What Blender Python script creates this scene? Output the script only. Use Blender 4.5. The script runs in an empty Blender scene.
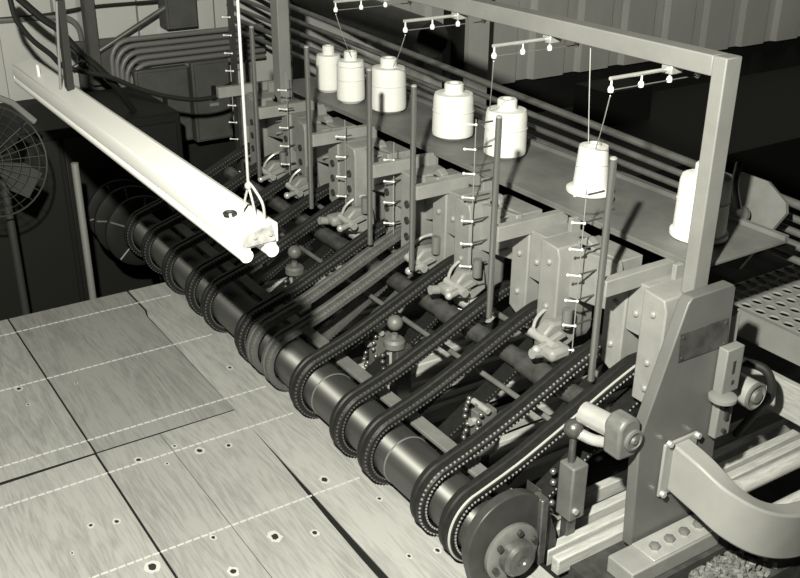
import bpy, bmesh, math, random
from math import sin, cos, pi, radians
from mathutils import Vector, Matrix
random.seed(7)
S = bpy.context.scene
COL = S.collection

# ------------------------------------------------------------------ materials
def mat(name, v, rough=.55, metal=0., noise=0., scale=20., stretch=(1, 1, 1), bump=0., v2=None, spec=.4, emit=0.):
    m = bpy.data.materials.new(name); m.use_nodes = True
    nt = m.node_tree; b = nt.nodes['Principled BSDF']
    b.inputs['Roughness'].default_value = rough; b.inputs['Metallic'].default_value = metal
    b.inputs['Specular IOR Level'].default_value = spec
    b.inputs['Base Color'].default_value = (v, v, v, 1)
    if emit:
        b.inputs['Emission Color'].default_value = (1, .99, .86, 1); b.inputs['Emission Strength'].default_value = emit
    if noise or bump:
        tc = nt.nodes.new('ShaderNodeTexCoord'); mp = nt.nodes.new('ShaderNodeMapping')
        mp.inputs['Scale'].default_value = stretch
        nt.links.new(tc.outputs['Object'], mp.inputs['Vector'])
        n = nt.nodes.new('ShaderNodeTexNoise'); n.inputs['Scale'].default_value = scale
        n.inputs['Detail'].default_value = 6; n.inputs['Roughness'].default_value = .62
        nt.links.new(mp.outputs['Vector'], n.inputs['Vector'])
        if noise:
            r = nt.nodes.new('ShaderNodeValToRGB')
            a = v * (1 - noise); c = min(1, v * (1 + noise)) if v2 is None else v2
            r.color_ramp.elements[0].position = .3; r.color_ramp.elements[1].position = .72
            r.color_ramp.elements[0].color = (a, a, a, 1); r.color_ramp.elements[1].color = (c, c, c, 1)
            nt.links.new(n.outputs['Fac'], r.inputs['Fac']); nt.links.new(r.outputs['Color'], b.inputs['Base Color'])
        if bump:
            bp = nt.nodes.new('ShaderNodeBump'); bp.inputs['Strength'].default_value = bump
            bp.inputs['Distance'].default_value = .01
            nt.links.new(n.outputs['Fac'], bp.inputs['Height']); nt.links.new(bp.outputs['Normal'], b.inputs['Normal'])
    return m

def veneer_mat(name, v, off, rot):
    m = bpy.data.materials.new(name); m.use_nodes = True
    nt = m.node_tree; b = nt.nodes['Principled BSDF']; b.inputs['Roughness'].default_value = .6
    b.inputs['Specular IOR Level'].default_value = .25
    L = nt.links.new
    tc = nt.nodes.new('ShaderNodeTexCoord'); mp = nt.nodes.new('ShaderNodeMapping')
    mp.inputs['Scale'].default_value = (.55, 5.5, 1); mp.inputs['Location'].default_value = off
    mp.inputs['Rotation'].default_value = (0, 0, rot)
    L(tc.outputs['Object'], mp.inputs['Vector'])
    n1 = nt.nodes.new('ShaderNodeTexNoise'); n1.inputs['Scale'].default_value = 2.2; n1.inputs['Detail'].default_value = 3
    n1.inputs['Distortion'].default_value = 1.4
    L(mp.outputs['Vector'], n1.inputs['Vector'])
    mul = nt.nodes.new('ShaderNodeMath'); mul.operation = 'MULTIPLY'; mul.inputs[1].default_value = 34
    sn = nt.nodes.new('ShaderNodeMath'); sn.operation = 'SINE'
    L(n1.outputs['Fac'], mul.inputs[0]); L(mul.outputs[0], sn.inputs[0])
    n2 = nt.nodes.new('ShaderNodeTexNoise'); n2.inputs['Scale'].default_value = 30; n2.inputs['Detail'].default_value = 5
    L(mp.outputs['Vector'], n2.inputs['Vector'])
    n3 = nt.nodes.new('ShaderNodeTexNoise'); n3.inputs['Scale'].default_value = 3.5
    L(tc.outputs['Object'], n3.inputs['Vector'])
    a = nt.nodes.new('ShaderNodeMath'); a.operation = 'MULTIPLY_ADD'; a.inputs[1].default_value = .13
    L(sn.outputs[0], a.inputs[0]); L(n2.outputs['Fac'], a.inputs[2])
    c = nt.nodes.new('ShaderNodeMath'); c.operation = 'MULTIPLY_ADD'; c.inputs[1].default_value = .7
    L(n3.outputs['Fac'], c.inputs[0]); L(a.outputs[0], c.inputs[2])
    r = nt.nodes.new('ShaderNodeValToRGB')
    r.color_ramp.elements[0].position = .45; r.color_ramp.elements[1].position = 1.25
    lo, hi = v * .46, v * .70
    r.color_ramp.elements[0].color = (lo, lo, lo, 1); r.color_ramp.elements[1].color = (hi, hi, hi, 1)
    r.color_ramp.elements[1].position = 1.0
    L(c.outputs[0], r.inputs['Fac']); L(r.outputs['Color'], b.inputs['Base Color'])
    bp = nt.nodes.new('ShaderNodeBump'); bp.inputs['Strength'].default_value = .12; bp.inputs['Distance'].default_value = .004
    L(n2.outputs['Fac'], bp.inputs['Height']); L(bp.outputs['Normal'], b.inputs['Normal'])
    return m

PAINT = mat('grey_machine_paint', .29, .42, 0, .14, 14, bump=.04)
PAINT2 = mat('end_plate_paint', .138, .4, 0, .10, 8, bump=.03)
FRAME = mat('frame_paint', .235, .5, 0, .10, 9, bump=.03)
TUBE = mat('tube_paint', .33, .45, 0, .10, 7, bump=.03)
DARKPAINT = mat('dark_enamel', .045, .4, 0, .3, 12)
PLATE = mat('name_plate_metal', .085, .5, .2, .35, 30)
RUBBER = mat('black_rubber', .016, .5, 0, .3, 60, bump=.1, spec=.3)
CORD = mat('pale_cord', .30, .6)
CORD2 = mat('dull_cord', .10, .6)
BELTLINE = mat('worn_belt_edge', .40, .5)
PALEBELT = mat('pale_grey_rubber', .10, .55, 0, .25, 40)  # paler grey than the other belts
STEEL = mat('worn_steel', .22, .22, .72, .12, 9, (.3, 6, 6))
OILY = mat('oily_steel', .16, .35, .6, .4, 25, bump=.08)
BAR = mat('bar_steel', .20, .5, .25, .2, 18, bump=.05)
BARF = mat('flat_bar_steel', .19, .5, 0, .2, 18)
BRIGHT = mat('bright_steel', .62, .35, .45, .15, 20)
RODM = mat('rod_steel', .30, .3, .7)
SHELF = mat('shelf_sheet', .165, .55, 0, .28, 7, bump=.05)
YARN = mat('white_yarn', .92, .8, 0, .04, 50, (1, 1, 14), bump=.25)
CARD = mat('white_card', .85, .7)
CORE = mat('pale_cone_core', .62, .6)
CERAMIC = mat('white_ceramic', .95, .2)
STITCH = mat('flat_stitch_thread', .55, .8)
THREAD = mat('white_thread', .85, .8)
LAMPW = mat('white_lamp_enamel', .72, .4)
LAMPCAP = mat('grey_lamp_cap', .30, .6, 0, .35, 60)
LTUBE = mat('white_lamp_tube', .95, .3)
CHAIN = mat('pale_wire', .42, .4, .3)
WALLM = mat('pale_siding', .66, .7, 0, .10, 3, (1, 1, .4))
WALLD = mat('unlit_lower_wall', .02, .8, 0, .3, 4)  # near-black tone stands for the unlit space below the siding
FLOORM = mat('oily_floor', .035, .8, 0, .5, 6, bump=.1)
BED = mat('dirty_machine_bed', .05, .7, 0, .5, 22, bump=.2)
RAILM = mat('pale_rail', .55, .5, .1, .25, 15, (12, 1, 12))
CAB = mat('cabinet_grey', .11, .6, 0, .2, 8)
CABD = mat('cabinet_dark', .016, .5)
BLACK = mat('shade_black', .008, .7)  # near-black base colour puts deep shade into gaps and background masses
CONDUIT = mat('conduit_grey', .26, .45, .2)
CABLE = mat('black_cable', .02, .6)
PIPE = mat('pipe_grey', .22, .4, .5, .3, 10)
FANM = mat('fan_wire', .06, .5, .3)
FANB = mat('fan_blade_grey', .013, .5)
WOOD = mat('rough_board', .40, .8, 0, .3, 12, (1, 8, 8), bump=.1)
CHIPS = mat('wood_chips', .20, .9, 0, .7, 60)
KNOT = mat('dark_knot', .02, .8)
KNOTR = mat('pale_knot_rim', .52, .8)
GRATE = mat('grating_steel', .32, .45, .15, .15, 30)

_b = STEEL.node_tree.nodes['Principled BSDF']
_b.inputs['Roughness'].default_value = .60; _b.inputs['Anisotropic'].default_value = .93; _b.inputs['Metallic'].default_value = .85
_t = STEEL.node_tree.nodes.new('ShaderNodeTangent'); _t.direction_type = 'RADIAL'; _t.axis = 'X'
STEEL.node_tree.links.new(_t.outputs[0], _b.inputs['Tangent']); _b.inputs['Anisotropic Rotation'].default_value = .25
# ------------------------------------------------------------------ mesh builder
ROOTLOC = {}
class MB:
    def __init__(s): s.bm = bmesh.new()
    def box(s, x0, x1, y0, y1, z0, z1, rot=None, piv=None):
        vs = [s.bm.verts.new((x, y, z)) for x in (x0, x1) for y in (y0, y1) for z in (z0, z1)]
        for f in ((0, 1, 3, 2), (4, 6, 7, 5), (0, 4, 5, 1), (2, 3, 7, 6), (0, 2, 6, 4), (1, 5, 7, 3)):
            s.bm.faces.new([vs[i] for i in f])
        if rot is not None:
            p = Vector(piv) if piv else Vector(((x0 + x1) / 2, (y0 + y1) / 2, (z0 + z1) / 2))
            for v in vs: v.co = p + rot @ (v.co - p)
        return s
    def rings(s, rings, closed=False, cap=True):
        R = [[s.bm.verts.new(p) for p in r] for r in rings]
        n = len(R[0]); m = len(R)
        for i in range(m if closed else m - 1):
            a, b = R[i], R[(i + 1) % m]
            for j in range(n):
                s.bm.faces.new((a[j], a[(j + 1) % n], b[(j + 1) % n], b[j]))
        if cap and not closed:
            s.bm.faces.new(list(reversed(R[0]))); s.bm.faces.new(R[-1])
        return s
    def lathe(s, prof, base, axis=(0, 0, 1), seg=28):
        ax = Vector(axis).normalized(); u = ax.orthogonal().normalized(); w = ax.cross(u); b = Vector(base)
        return s.rings([[b + ax * h + (u * cos(2 * pi * k / seg) + w * sin(2 * pi * k / seg)) * max(r, 1e-4) for k in range(seg)] for r, h in prof])
    def cyl(s, p0, p1, r, seg=20, r1=None):
        p0, p1 = Vector(p0), Vector(p1); d = p1 - p0
        return s.lathe([(r, 0), (r if r1 is None else r1, d.length)], p0, d, seg)
    def ball(s, c, r, seg=20, n=10):
        return s.lathe([(r * sin(pi * k / n), -r * cos(pi * k / n)) for k in range(n + 1)], c, (0, 0, 1), seg)
    def tube(s, pts, r, seg=8, closed=False):
        P = [Vector(p) for p in pts]; n = len(P); rings = []; up = None
        for i, p in enumerate(P):
            if closed: t = (P[(i + 1) % n] - P[i - 1])
            else: t = P[min(i + 1, n - 1)] - P[max(i - 1, 0)]
            t.normalize()
            if up is None: up = t.orthogonal().normalized()
            up = (up - t * up.dot(t)).normalized(); w = t.cross(up)
            rings.append([p + (up * cos(2 * pi * k / seg) + w * sin(2 * pi * k / seg)) * r for k in range(seg)])
        return s.rings(rings, closed)
    def prism(s, pts, axis, a, b):
        def mk(p, h):
            return {'x': (h, p[0], p[1]), 'y': (p[0], h, p[1]), 'z': (p[0], p[1], h)}[axis]
        A = [s.bm.verts.new(mk(p, a)) for p in pts]; B = [s.bm.verts.new(mk(p, b)) for p in pts]
        n = len(pts)
        for i in range(n): s.bm.faces.new((A[i], A[(i + 1) % n], B[(i + 1) % n], B[i]))
        s.bm.faces.new(list(reversed(A))); s.bm.faces.new(B)
        return s
    def build(s, name, m, parent=None, bevel=0., loc=None, ang=38):
        bm = s.bm
        bmesh.ops.recalc_face_normals(bm, faces=bm.faces)
        if parent is not None:
            L = ROOTLOC[parent.as_pointer()]
        elif loc is not None: L = Vector(loc)
        else:
            c = [v.co for v in bm.verts]
            L = Vector(((min(v.x for v in c) + max(v.x for v in c)) / 2, (min(v.y for v in c) + max(v.y for v in c)) / 2, min(v.z for v in c)))
        for v in bm.verts: v.co -= L
        for f in bm.faces: f.smooth = True
        for e in bm.edges:
            if len(e.link_faces) == 2 and e.calc_face_angle(0) > radians(ang): e.smooth = False
        me = bpy.data.meshes.new(name); bm.to_mesh(me); bm.free()
        me.materials.append(m)
        o = bpy.data.objects.new(name, me); COL.objects.link(o)
        ROOTLOC[o.as_pointer()] = L.copy()
        if parent is not None: o.parent = parent
        else: o.location = L
        if bevel:
            md = o.modifiers.new('bevel', 'BEVEL'); md.width = bevel; md.segments = 2; md.limit_method = 'ANGLE'
            md.angle_limit = radians(40)
        return o

def tag(o, label, cat, group=None):
    o['label'] = label; o['category'] = cat
    if group: o['group'] = group
    return o
def thing(name, label, cat, loc, group=None):
    o = bpy.data.objects.new(name, None); COL.objects.link(o); o.location = loc; o.empty_display_size = .05
    ROOTLOC[o.as_pointer()] = Vector(loc)
    return tag(o, label, cat, group)
def structure(o): o['kind'] = 'structure'; return o
def copy_tree(o, loc=None, label=None, parent=None):
    c = o.copy(); COL.objects.link(c)
    if parent is not None: c.parent = parent
    if loc is not None: c.location = loc; ROOTLOC[c.as_pointer()] = Vector(loc)
    if label: c['label'] = label
    for ch in list(o.children): copy_tree(ch, parent=c)
    return c
def smooth(pts, n=6):
    P = [Vector(p) for p in pts]; out = []
    for i in range(len(P) - 1):
        a, b, c, d = P[max(i - 1, 0)], P[i], P[i + 1], P[min(i + 2, len(P) - 1)]
        for k in range(n):
            t = k / n
            out.append(.5 * ((2 * b) + (-a + c) * t + (2 * a - 5 * b + 4 * c - d) * t * t + (-a + 3 * b - 3 * c + d) * t ** 3))
    out.append(P[-1]); return out
ORD = ['nearest', 'second', 'third', 'fourth', 'fifth', 'sixth', 'seventh', 'eighth', 'ninth', 'tenth', 'eleventh', 'twelfth', 'thirteenth']

# ------------------------------------------------------------------ the setting
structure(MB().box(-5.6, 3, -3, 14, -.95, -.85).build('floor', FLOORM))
w = MB(); y = -1.2; k = 0
while y < 12:
    w.prism([(-5.24, y), (-5.24, y + .43), (-5.20, y + .43), (-5.20, y + .395), (-5.16, y + .37), (-5.16, y + .10), (-5.20, y + .075), (-5.20, y)], 'z', .03, 2.9)
    y += .43
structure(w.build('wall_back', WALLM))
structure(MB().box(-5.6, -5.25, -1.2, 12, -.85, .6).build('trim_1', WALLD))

# ------------------------------------------------------------------ veneer on the outfeed table
t = thing('outfeed_table', 'low wooden outfeed table under the pale veneer sheets', 'table', (-2, .5, -.85))
MB().box(-3.40, -.75, -.55, 1.33, -.060, -.0045).build('table_top', BLACK, t)  # top coloured black so the gaps between sheets read as shaded
for xx in (-3.3, -2.0, -.9):
    for yy in (-.45, 1.15):
        MB().box(xx - .04, xx + .04, yy - .04, yy + .04, -.85, -.06).build('leg', DARKPAINT, t)
MB().box(-3.36, -3.33, -.5, 1.3, -.16, -.06).build('apron', DARKPAINT, t)

VS = [
 ('veneer_sheet', -3.395, -2.413, -.55, .568, 'pale veneer sheet at the far left corner of the table', .50, (0, 0, 0), .03),
 ('veneer_sheet', -3.395, -2.413, .574, .994, 'darker grey veneer sheet in the middle far end, beside the roll strip', .43, (3, 1, 0), -.03),
 ('veneer_sheet', -2.402, -.80, -.55, .566, 'swirl grained veneer sheet in the lower left corner', .53, (5, 7, 0), .10),
 ('veneer_sheet', -2.402, -.80, .573, .756, 'narrow veneer strip between the lower left sheet and the knotty strip', .49, (9, 3, 0), .02),
 ('veneer_sheet', -2.402, -.80, .758, .975, 'narrow knotty veneer strip left of the widening dark gap', .53, (2, 12, 0), -.04),
 ('veneer_sheet', -3.395, -.80, 1.000, 1.315, 'long pale veneer sheet running under the belt roll', .60, (12, 5, 0), .02),
]
sheets = []
for nm, x0, x1, y0, y1, lb, v, off, rot in VS:
    mb = MB()
    if y1 == .975:   # right edge drifts away from its neighbour: the dark wedge gap
        mb.prism([(x0, y0), (x1, y0), (x1, .958), (-1.62, .968), (-1.80, .974), (-2.1, .989), (x0 - .002, .997)], 'z', -.004, -.001)
    elif y0 == 1.000:
        mb.prism([(x0, 1.012), (-3.2, 1.012), (-3.15, .998), (-2.1, .995), (-1.9, .993), (-1.7, .990), (x1, .985), (x1, y1), (x0, y1)], 'z', -.004, -.001)
    elif x0 == -2.402 and y0 < 0:
        mb.prism([(x0 + .026, y0), (x1, y0), (x1, y1), (x0 + .002, y1)], 'z', -.004, -.001)
    elif y1 == .994:
        mb.prism([(x0, y0), (x1, y0), (x1, y1), (-3.15, y1), (-3.2, 1.004), (x0, 1.004)], 'z', -.004, -.001)
    else: mb.box(x0, x1, y0, y1, -.004, -.001)
    sheets.append((tag(mb.build(nm, veneer_mat('veneer_%d' % len(sheets), v, off, rot)), lb, 'veneer sheet', 'veneer sheets on the table'), x0, x1, y0, y1))
knots = [(-2.88, .48, 1), (-2.77, .48, .5), (-2.65, 1.09, .9), (-2.31, .66, .9), (-2.26, .82, 1.1), (-2.24, .9, .8), (-2.32, .77, .6), (-2.25, .72, .5), (-2.1, .46, .7), (-2.08, .52, .8),
         (-2.02, .39, .4), (-1.87, .535, 1.5), (-1.75, .69, 1.1), (-1.89, .7, .7), (-1.95, 1.05, 1.2), (-1.81, .83, 1.4), (-1.77, .92, .9), (-1.57, 1.07, .6), (-1.8, 1.13, .7), (-1.55, 1.14, .8), (-2.82, .64, .5)]
for kx, ky, ks in knots:
    for o, x0, x1, y0, y1 in sheets:
        if x0 < kx < x1 and y0 <= ky <= y1:
            def blob(r, z0, z1, e):
                return MB().prism([(kx + r * e * cos(a * pi / 6) * random.uniform(.8, 1.2), ky + r * sin(a * pi / 6) * random.uniform(.8, 1.2)) for a in range(12)], 'z', z0, z1)
            rim = blob(.0125 * ks, -.003, -.0006, 1.3).build('knot', KNOTR, o); rim['label'] = 'pale rim around a dark knot hole'
            blob(.0065 * ks, -.002, -.0002, 1.3).build('knot_hole', KNOT, rim)
            break
TX = [-3.275, -2.897, -2.48, -2.295, -1.908]
TL = ['pale stitched thread across the veneer closest to the far table edge', 'pale stitched thread crossing the darker middle veneer sheet',
      'pale stitched thread just behind the cross seam', 'pale stitched thread just in front of the cross seam', 'pale stitched thread nearest the camera on the veneer']
for xx, lb in zip(TX, TL):
    mb = MB(); yy = -.5
    while yy < 1.12:
        mb.box(xx - .0022, xx + .0022, yy, yy + .017, -.0014, .0008, Matrix.Rotation(random.uniform(-.1, .1), 3, 'Z')); yy += .021
    tag(mb.build('stitch_thread', STITCH), lb, 'thread', 'stitched threads across the veneer')

# ------------------------------------------------------------------ machine bed, rails, debris
o = thing('machine_bed', 'dark oily machine bed below the belts', 'machine bed', (-2.3, 1.9, -.85))
MB().box(-4.0, -1.09, 1.34, 2.0, -.85, -.07).build('bed_block', BED, o)
RX = [-1.37, -1.41, -1.463, -1.53, -1.70, -1.74, -1.80, -1.845, -1.93, -1.97, -2.09, -2.13, -2.235, -2.30, -2.34, -2.38, -2.43, -2.47, -2.76, -2.80, -3.12, -3.17]
for i, rx in enumerate(RX):
    hh = random.uniform(.0, .012)
    lb = 'pale bed rail running under the belts, %s from the end plate' % (['closest'] + ORD[1:] + ['fourteenth', 'fifteenth', 'sixteenth', 'seventeenth', 'eighteenth', 'nineteenth', 'twentieth', 'twenty first', 'twenty second'])[i]
    tag(MB().box(rx - .013, rx + .013, 1.36, 2.9 if i < 4 else 2.2, -.045, .0 + hh * .5).build('bed_rail', RAILM, bevel=.004), lb, 'rail', 'pale rails on the machine bed')
mb = MB()
for i in range(420):
    a, b = random.gauss(-1.17, .055), random.gauss(1.73, .06)
    s_ = random.uniform(.002, .007)
    mb.box(a - s_, a + s_ * 1.5, b - s_, b + s_, -.069, -.069 + random.uniform(.003, .03) * max(.15, 1 - abs(a + 1.17) * 8), Matrix.Rotation(random.uniform(0, 3), 3, 'Z') @ Matrix.Rotation(random.uniform(-.5, .5), 3, 'X'))
o = tag(mb.build('wood_chips', CHIPS), 'small heap of wood chips below the curved tube', 'wood chips'); o['kind'] = 'stuff'

# ------------------------------------------------------------------ belt roll
RY, RZ, RR = 1.212, .104, .1045
DZ = .090
roll = thing('belt_roll', 'long dark steel roll carrying the belts along the table', 'roller', (-2.5, RY, 0))
DR = .069
MB().cyl((-3.98, RY, DZ), (-1.425, RY, DZ), DR, 56).build('drum', STEEL, roll)
MB().lathe([(DR + .006, 0), (DR + .008, .003), (DR + .008, .012), (DR + .006, .015)], (-1.44, RY, DZ), (1, 0, 0), 48).build('end_collar', BAR, roll)
for xx in (-1.442, -1.645, -1.80, -2.05, -2.19):
    MB().lathe([(DR + .0005, 0), (DR + .002, .001), (DR + .002, .004), (DR + .0005, .005)], (xx, RY, DZ), (1, 0, 0), 48).build('groove_ring', BAR, roll)
br = thing('bearing_bracket', 'dark round topped bearing bracket at the near end of the roll', 'bearing', (-1.38, 1.22, -.1))
pl = [(1.222 + .118 * cos(radians(a)), .112 + .118 * sin(radians(a))) for a in range(42, 201, 8)] + [(1.13, 0), (1.318, 0)]
MB().prism(pl, 'x', -1.412, -1.385).build('bracket_plate', DARKPAINT, br, .003)
MB().box(-1.412, -1.372, 1.306, 1.328, 0, .19).build('bracket_rib', OILY, br, .004)
MB().prism([(1.325, .20), (1.35, .15), (1.385, .05), (1.40, -.07), (1.345, -.07), (1.328, .0)], 'x', -1.455, -1.40).build('bracket_foot', DARKPAINT, br, .004)
fl = MB().lathe([(.073, 0), (.076, .004), (.076, .014), (.070, .018), (.045, .019)], (-1.385, 1.225, .078), (1, 0, 0), 40).build('flange', BAR, br)
hub = MB().lathe([(.045, 0), (.045, .022), (.038, .030), (.014, .031), (.012, .027)], (-1.367, 1.225, .078), (1, 0, 0), 36).build('hub', OILY, br)
for k in range(6):
    a = radians(60 * k + 20)
    MB().cyl((-1.368, 1.225 + .06 * cos(a), .078 + .06 * sin(a)), (-1.358, 1.225 + .06 * cos(a), .078 + .06 * sin(a)), .008, 6).build('bolt', DARKPAINT, fl)
tag(MB().box(-3.6, -1.44, 1.281, 1.324, .130, .142).build('stripper_bar', BARF, bevel=.002), 'flat steel bar behind the roll passing under all the belts', 'bar')
# far end wheels
for i, (xx, rr) in enumerate([(-3.80, .15), (-3.93, .155), (-4.06, .145)]):
    wv = thing('roll_wheel', ['dark rimmed wheel at the far end of the roll, beside the belts', 'dark rimmed wheel at the far roll end, middle of the three', 'dark rimmed wheel at the very far tip of the roll'][i], 'wheel', (xx, RY, .07 - rr), 'wheels on the far end of the roll')
    MB().lathe([(.105, 0), (rr - .012, 0), (rr, .006), (rr, .022), (rr - .012, .028), (.105, .028)], (xx, RY, .07), (1, 0, 0), 40).build('rim', BLACK, wv)
    for k in range(5):
        a = radians(72 * k + 15 * i + 80)
        MB().cyl((xx + .03, RY + .03 * cos(a), .07 + .03 * sin(a)), (xx + .03, RY + (rr - .005) * cos(a), .07 + (rr - .005) * sin(a)), .004, 8).build('spoke', BAR, wv)

# ------------------------------------------------------------------ belts
def belt_path():
    low = [(1.225, .0), (1.25, .004), (1.30, .022), (1.40, .082), (1.50, .142), (1.60, .203), (1.68, .262)]
    idl = [(1.745 + .05 * cos(radians(a)), .345 + .05 * sin(radians(a))) for a in range(-80, 96, 11)]
    top = [(1.69, .403), (1.62, .380), (1.55, .350), (1.47, .313), (1.38, .274), (1.30, .241)]
    rol = [(RY + RR * cos(radians(a)), RZ + RR * sin(radians(a))) for a in range(100, 271, 10)]
    return [(p.x, p.y) for p in smooth([(a, b, 0) for a, b in low + idl + top + rol], 3)]
def resample(H, step):
    out = []; n = len(H)
    seg = [math.dist(H[i], H[(i + 1) % n]) for i in range(n)]; T = sum(seg); m = int(T / step); i = 0; acc = 0
    for k in range(m):
        d = T * k / m
        while acc + seg[i] < d: acc += seg[i]; i += 1
        t = (d - acc) / seg[i]; a, b = H[i], H[(i + 1) % n]
        out.append((a[0] + (b[0] - a[0]) * t, a[1] + (b[1] - a[1]) * t))
    return out
HULL = belt_path()
def frames(step):
    P = resample(HULL, step); n = len(P); F = []
    for i in range(n):
        a, b = P[i - 1], P[(i + 1) % n]; dx, dz = b[0] - a[0], b[1] - a[1]; l = math.hypot(dx, dz)
        F.append((P[i], (-dz / l, dx / l)))       # inward normal of a counter clockwise path
    return F
def make_belt(x, label, rub, top=False, CORD=CORD):
    t = thing('conveyor_belt', label, 'belt', (x, 1.45, 0), 'belts looped over the long roll')
    cs = [(-.026, .020), (-.026, .006), (-.019, 0), (-.007, 0), (-.003, .004), (.003, .004), (.007, 0), (.019, 0), (.026, .006), (.026, .020)]
    F = frames(.012)
    MB().rings([[(x + cx, p[0] + n[0] * d, p[1] + n[1] * d) for cx, d in cs] for p, n in F], True).build('band', rub, t, ang=30)
    for nm, xs, d, sx, st, m in (('edge_stitching', .0265, .017, .0018, .0115, CORD), ('tread_stitching', .0215, .0018, .0018, .0125, CORD)):
        if nm == 'tread_stitching' and top:
            MB().rings([[(x + a, p[0] + n[0] * b, p[1] + n[1] * b) for a, b in ((.0200, .003), (.0200, -.0004), (.0228, .0018), (.0235, .004))] for p, n in F], True).build('bright_edge', BELTLINE, t)
            continue
        mb = MB()
        for p, n in frames(st):
            tx, tz = n[1], -n[0]; h = .0024; g = .0020
            c = Vector((x + xs, p[0] + n[0] * d, p[1] + n[1] * d)); T = Vector((0, tx, tz)) * h; N = Vector((0, n[0], n[1])) * g; X = Vector((sx, 0, 0))
            vs = [mb.bm.verts.new(c + T * i + N * j + X * k) for i in (-1, 1) for j in (-1, 1) for k in (-1, 1)]
            for f in ((0, 1, 3, 2), (4, 6, 7, 5), (0, 4, 5, 1), (2, 3, 7, 6), (0, 2, 6, 4), (1, 5, 7, 3)): mb.bm.faces.new([vs[i] for i in f])
        o = mb.build(nm, m, t); o['kind'] = 'stuff'; o['label'] = 'row of small pale stitches along the belt'
    return t
F_ = [-1.487, -1.857, -2.243, -2.535, -2.895, -3.255, -3.67]
BX = sorted(F_ + [-1.607, -2.005, -2.425, -2.622, -3.035, -3.475], reverse=True)
BL = ['dark belt with a bright edge line, nearest the steel end plate', 'dark stitched belt just left of the bright edged belt',
      'dark stitched belt, right one of the second pair from the near end', 'dark stitched belt, left one of the second pair from the near end',
      'single dark belt between the second belt pair and the pale belts', 'greyish belt, right one of the close trio mid roll', 'greyish belt, middle one of the close trio mid roll',
      'dark belt, left one of the close trio mid roll', 'dark belt just left of the lamp shadow on the roll', 'dark belt in the lamp shadow, fourth from the far end of the roll',
      'dark belt below the hanging lamp, third from the far end of the roll', 'dark belt below the hanging lamp, second from the far end of the roll', 'dark belt at the far left end of the roll']
proto = None
for i, (x, lb) in enumerate(zip(BX, BL)):
    if i == 0: make_belt(x, lb, RUBBER, True)
    elif i in (5, 6):
        make_belt(x, lb, PALEBELT, CORD=CORD2)
    elif i == 1: make_belt(x, lb, RUBBER)
    elif proto is None: proto = make_belt(x, lb, RUBBER, CORD=CORD2)
    else: copy_tree(proto, (x, 1.45, 0), lb)

# ------------------------------------------------------------------ shafts under the belts
sh = thing('pressure_shaft', 'thick dark steel shaft crossing between the belt runs', 'shaft', (-2.5, 1.60, .22))
MB().cyl((-3.75, 1.605, .262), (-1.50, 1.605, .262), .027, 28).build('shaft_body', OILY, sh)
for a, b in [(-1.81, -1.655), (-2.19, -2.05)]:
    MB().cyl((a, 1.605, .262), (b, 1.605, .262), .032, 28).build('sleeve', OILY, sh)
tag(MB().cyl((-3.75, 1.53, .210), (-1.50, 1.53, .210), .008, 14).build('thin_shaft', BAR), 'thin steel rod in front of the thick dark shaft', 'rod')
tb = thing('cover_tube', 'pale tube behind the thick dark shaft', 'tube', (-2.5, 1.675, .26))
MB().cyl((-3.75, 1.675, .305), (-1.52, 1.675, .305), .009, 20).build('core_tube', BAR, tb)
for a, b in [(-1.815, -1.66), (-2.20, -2.05), (-2.86, -2.68)]:
    MB().cyl((a, 1.675, .288), (b, 1.675, .288), .026, 20).build('pale_sleeve', RAILM, tb)

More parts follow.
